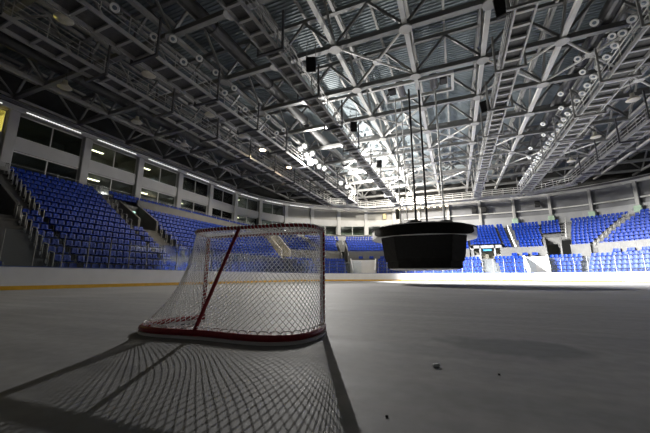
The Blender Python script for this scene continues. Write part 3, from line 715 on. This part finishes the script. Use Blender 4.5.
# ------------------------------------------------------------------ hockey goal (x along the mouth, y towards the rear)
ga = math.atan2(.09, 1.81)
goal = thing('hockey_goal', 'red framed ice hockey goal with white netting seen from behind', 'goal', (-2.49, 3.66, 0), 0)
ex_, ey_ = V((math.cos(ga), math.sin(ga), 0)), V((math.sin(ga), -math.cos(ga), 0))
def G(x, y, z): return ex_*x+ey_*y+V((0, 0, z))
def spline(pts, n):
    """Catmull-Rom through pts, resampled to n+1 points of equal length"""
    P_ = [V(p) for p in pts]; P_ = [P_[0]*2-P_[1]]+P_+[P_[-1]*2-P_[-2]]; out = []
    for i in range(1, len(P_)-2):
        for k in range(16):
            t = k/16; a, b, c, d = P_[i-1], P_[i], P_[i+1], P_[i+2]
            out.append(.5*((2*b)+(c-a)*t+(2*a-5*b+4*c-d)*t*t+(3*b-a-3*c+d)*t**3))
    out.append(P_[-2]); acc = [0]
    for i in range(len(out)-1): acc.append(acc[-1]+(out[i+1]-out[i]).length)
    res = []; k = 0
    for q in range(n+1):
        s = acc[-1]*q/n
        while k < len(acc)-2 and acc[k+1] < s: k += 1
        res.append(out[k].lerp(out[k+1], (s-acc[k])/max(acc[k+1]-acc[k], 1e-9)))
    return res
bt = [(.915, 0), (.98, .14), (1.05, .38), (1.06, .70), (.985, .93), (.80, 1.06), (.56, 1.10), (.25, 1.08), (0, 1.06)]
tp = [(.915, 0), (.915, .14), (.86, .38), (.72, .51), (.45, .57), (0, .57)]
def mirror(h): return [(x, y) for x, y in h]+[(-x, y) for x, y in reversed(h[:-1])]
NB = 96
base = spline([(x, y, 0) for x, y in mirror(bt)], NB); top = spline([(x+.10*y/.57, y, 0) for x, y in mirror(tp)], NB)
zb, zt = .06, 1.22; rr = .03
mb = MB().tube([G(p.x, p.y, zb) for p in base], .032, 10); mb.sm = True; gbase = mb.build('base_frame', M['red'], goal)
mb = MB().tube([G(p.x, p.y, zt) for p in top], .022, 10); mb.sm = True; gtop = mb.build('top_frame', M['red'], goal)
gpost = {}
for s in (1, -1):
    mb = MB().tube([G(s*.915, 0, 0), G(s*.915, 0, 1.16), G(s*.905, 0, 1.205), G(s*.87, 0, 1.22)], rr, 12); mb.sm = True; gpost[s] = mb.build('goal_post', M['red'], goal)
mb = MB().tube([G(-.87, 0, 1.22), G(.87, 0, 1.22)], rr, 12); mb.sm = True; gbar = mb.build('crossbar', M['red'], goal)
mb = MB().tube([G(.03, .575, 1.22), G(-.115, 1.06, .06)], .021, 10); mb.sm = True; mb.build('centre_brace', M['red'], goal)
# white ground plate under the base pipe
pl = MB(); n = len(base)
for p in base:
    d = V((p.x, max(p.y-.45, .0), 0)); d = d.normalized() if d.length > 1e-4 else V((0, 1, 0))
    for k, z in ((.036, .0), (.036, .026), (-.04, .026), (-.04, .0)): pl.v.append(tuple(G(p.x+d.x*k, p.y+d.y*k, z+.001)))
for i in range(n-1):
    for k in range(4): pl.f.append((i*4+k, (i+1)*4+k, (i+1)*4+(k+1) % 4, i*4+(k+1) % 4))
pl.f += [(0, 1, 2, 3), tuple((n-1)*4+k for k in (3, 2, 1, 0))]
pl.build('ground_plate', M['whiteplate'], goal)
# netting: diamond mesh strands over the back, sides and top
def smp(lst, u):
    x = min(max(u, 0), 1)*(len(lst)-1); i = min(int(x), len(lst)-2); return lst[i].lerp(lst[i+1], x-i)
def netP(u, v):
    a, b_ = smp(top, u), smp(base, u)
    side = abs(u-.5)*2
    sag = v**2.5
    e = sag*.75+v*.25
    p = a.lerp(b_, e); z = zt-.01+(zb+.02-zt)*v
    bulge = .035*math.sin(math.pi*v)*math.sin(9*u*math.pi)*.6
    return G(p.x, p.y-bulge, z)
NU, NV = 58, 38
net = MB(); sr = .0034
def strand(c, sgn):
    pts = []
    for j in range(NV+1):
        u = (c+sgn*j*.5)/NU
        if -1e-9 <= u <= 1+1e-9: pts.append(netP(u, j/NV))
        elif pts: break
    if len(pts) > 2: net.tube(pts, sr, 4, cap=False)
for c in range(-NV//2, NU+NV//2+1): strand(c, 1); strand(c, -1)
net.build('netting', M['net'], goal)
tn = MB(); NT = 30; NS = 8                      # top netting between crossbar and rear top bar
def topP(u, v):
    x = (u*2-1)*.915; yb = smp(top, 1-u).y if False else None
    q = smp(top, .5+(.5-u)*.96); f_ = V((x, 0, 0)); p = f_.lerp(q, v); return G(p.x, p.y, 1.225-.02*math.sin(math.pi*v))
for c in range(-NS//2, NT+NS//2+1):
    for sg in (1, -1):
        pts = []
        for j in range(NS+1):
            u = (c+sg*j*.5)/NT
            if -1e-9 <= u <= 1+1e-9: pts.append(topP(u, j/NS))
            elif pts: break
        if len(pts) > 2: tn.tube(pts, sr, 4, cap=False)
tn.build('top_netting', M['net'], goal)
# lacing cord wound round the pipes
def lace(pts, r, pitch, nm, par, cr=.0045):
    pts = [V(p) for p in pts]; acc = [0]
    for i in range(len(pts)-1): acc.append(acc[-1]+(pts[i+1]-pts[i]).length)
    L = acc[-1]; N_ = int(L/pitch*8); out = []; k = 0
    for q in range(N_+1):
        s = L*q/N_
        while k < len(acc)-2 and acc[k+1] < s: k += 1
        d = (pts[k+1]-pts[k]).normalized(); c_ = pts[k].lerp(pts[k+1], (s-acc[k])/max(1e-9, acc[k+1]-acc[k]))
        a = d.cross(V((0, 0, 1)) if abs(d.z) < .9 else V((0, 1, 0))).normalized(); b_ = d.cross(a); th = 2*math.pi*s/pitch
        out.append(c_+a*(r*math.cos(th))+b_*(r*math.sin(th)))
    MB().tube(out, cr, 5).build(nm, M['net'], par)
cd = []
for q in range(len(base)*3-2):
    p = smp(base, q/(len(base)*3-3)); w_ = abs(math.sin(q*math.pi/8))
    cd.append(G(p.x*(.985), p.y*.985, zb+.034+.022*min(1, w_*1.8)))
MB().tube(cd, .006, 5).build('lacing_cord', M['net'], gbase); lace([G(p.x, p.y, zt) for p in top], .026, .05, 'lacing_cord', gtop)
for s in (1, -1): lace([G(s*.915, 0, .08), G(s*.915, 0, 1.17)], .034, .06, 'lacing_cord', gpost[s])
lace([G(-.86, 0, 1.22), G(.86, 0, 1.22)], .034, .05, 'lacing_cord', gbar)

# ------------------------------------------------------------------ small bits on the ice
ch = MB(); ch.bevbox((0, 0, .012), (.05, .03, .024), .006, Matrix.Rotation(.5, 3, 'Z'))
tag(ch.build('ice_chip', M['chip'], None, (-.18, 2.48, 0)), 'small white chip lying on the bare grey ice floor right of the goal', 'chip')
for n, (x, y) in enumerate(((.21, 2.45), (-.34, 1.55))):
    tag(MB().bevbox((0, 0, .004), (.013, .01, .008), .002).build('pebble', M['black'], None, (x, y, 0)), 'tiny dark speck on the ice, %s' % ('right of the white chip', 'left of the white chip')[n], 'speck', 'dark specks on the ice')

# ------------------------------------------------------------------ light
W = bpy.data.worlds.new('hall'); bpy.context.scene.world = W; W.use_nodes = True
W.node_tree.nodes['Background'].inputs['Color'].default_value = (.62, .61, .58, 1); W.node_tree.nodes['Background'].inputs['Strength'].default_value = .05
lamp_light('flood_main', KEY, 'SPOT', 16000, (1, .97, .93), .06, (4, 8, 0), 104, .9)
lamp_light('flood_spill', KEY+V((0, 0, -.15)), 'POINT', 2600, (1, .97, .92), .07)
lamp_light('flood_spill', (-14.6, 33.2, 14.0), 'SPOT', 6500, (1, .97, .92), .1, (-4.6, 33.5, 17.6), 156, .6)
for n, (x, y, z) in enumerate(((-15.0, 34.6, 14.4), (-15.0, 43.4, 14.6), (-15.0, 46, 14.7))):
    lamp_light('flood_beam', (x, y, z), 'SPOT', 175000, (1, .98, .95), .15, (7-2*n, 44-2*n, 0), 66, 1.)
lamp_light('flood_far', (-14.9, 49, 14.8), 'SPOT', 45000, (1, .98, .95), .15, (14, 54, 4), 80, 1.)
for y in (43.4, 47.5): lamp_light('flood_spill', (-14.4, y, 14.2), 'SPOT', 19000, (1, .97, .92), .1, (-4.4, y+1.2, 18.2), 156, .6)
lamp_light('far_lamp', (-6.7, 54.2, 14.2), 'SPOT', 9000, (1, .92, .8), .1, (-6.7, 62, 17), 165, .5)
lamp_light('far_lamp', (-14.2, 49.2, 14.2), 'SPOT', 8000, (1, .95, .86), .1, (-16, 57, 16), 165, .5)
for (x, y, z) in ((-19.4, 28, 14.6), (-19.4, 34.3, 14.6), (-22.9, 35.1, 15.0), (-6.7, 54.8, 14.6)):
    lamp_light('dish_light', (x, y, z), 'SPOT', 1500, (1, .8, .5), .12, (x, y, 0), 150, .5)

# ------------------------------------------------------------------ camera
cam = bpy.data.cameras.new('camera'); co = bpy.data.objects.new('camera', cam); C.objects.link(co)
cam.sensor_width = 36; cam.lens = 310/650*36; cam.clip_start = .05; cam.clip_end = 300
co.location = CAM; co.rotation_euler = (R(90)+math.atan(60/310), 0, yaw)
sc = bpy.context.scene; sc.camera = co
sc.view_settings.view_transform = 'Standard'; sc.view_settings.look = 'None'; sc.view_settings.exposure = 0.18; sc.view_settings.gamma = 1
sc.cycles.sample_clamp_indirect = 2.5; sc.cycles.use_denoising = True; sc.cycles.use_adaptive_sampling = False; sc.cycles.max_bounces = 8; sc.cycles.transparent_max_bounces = 24
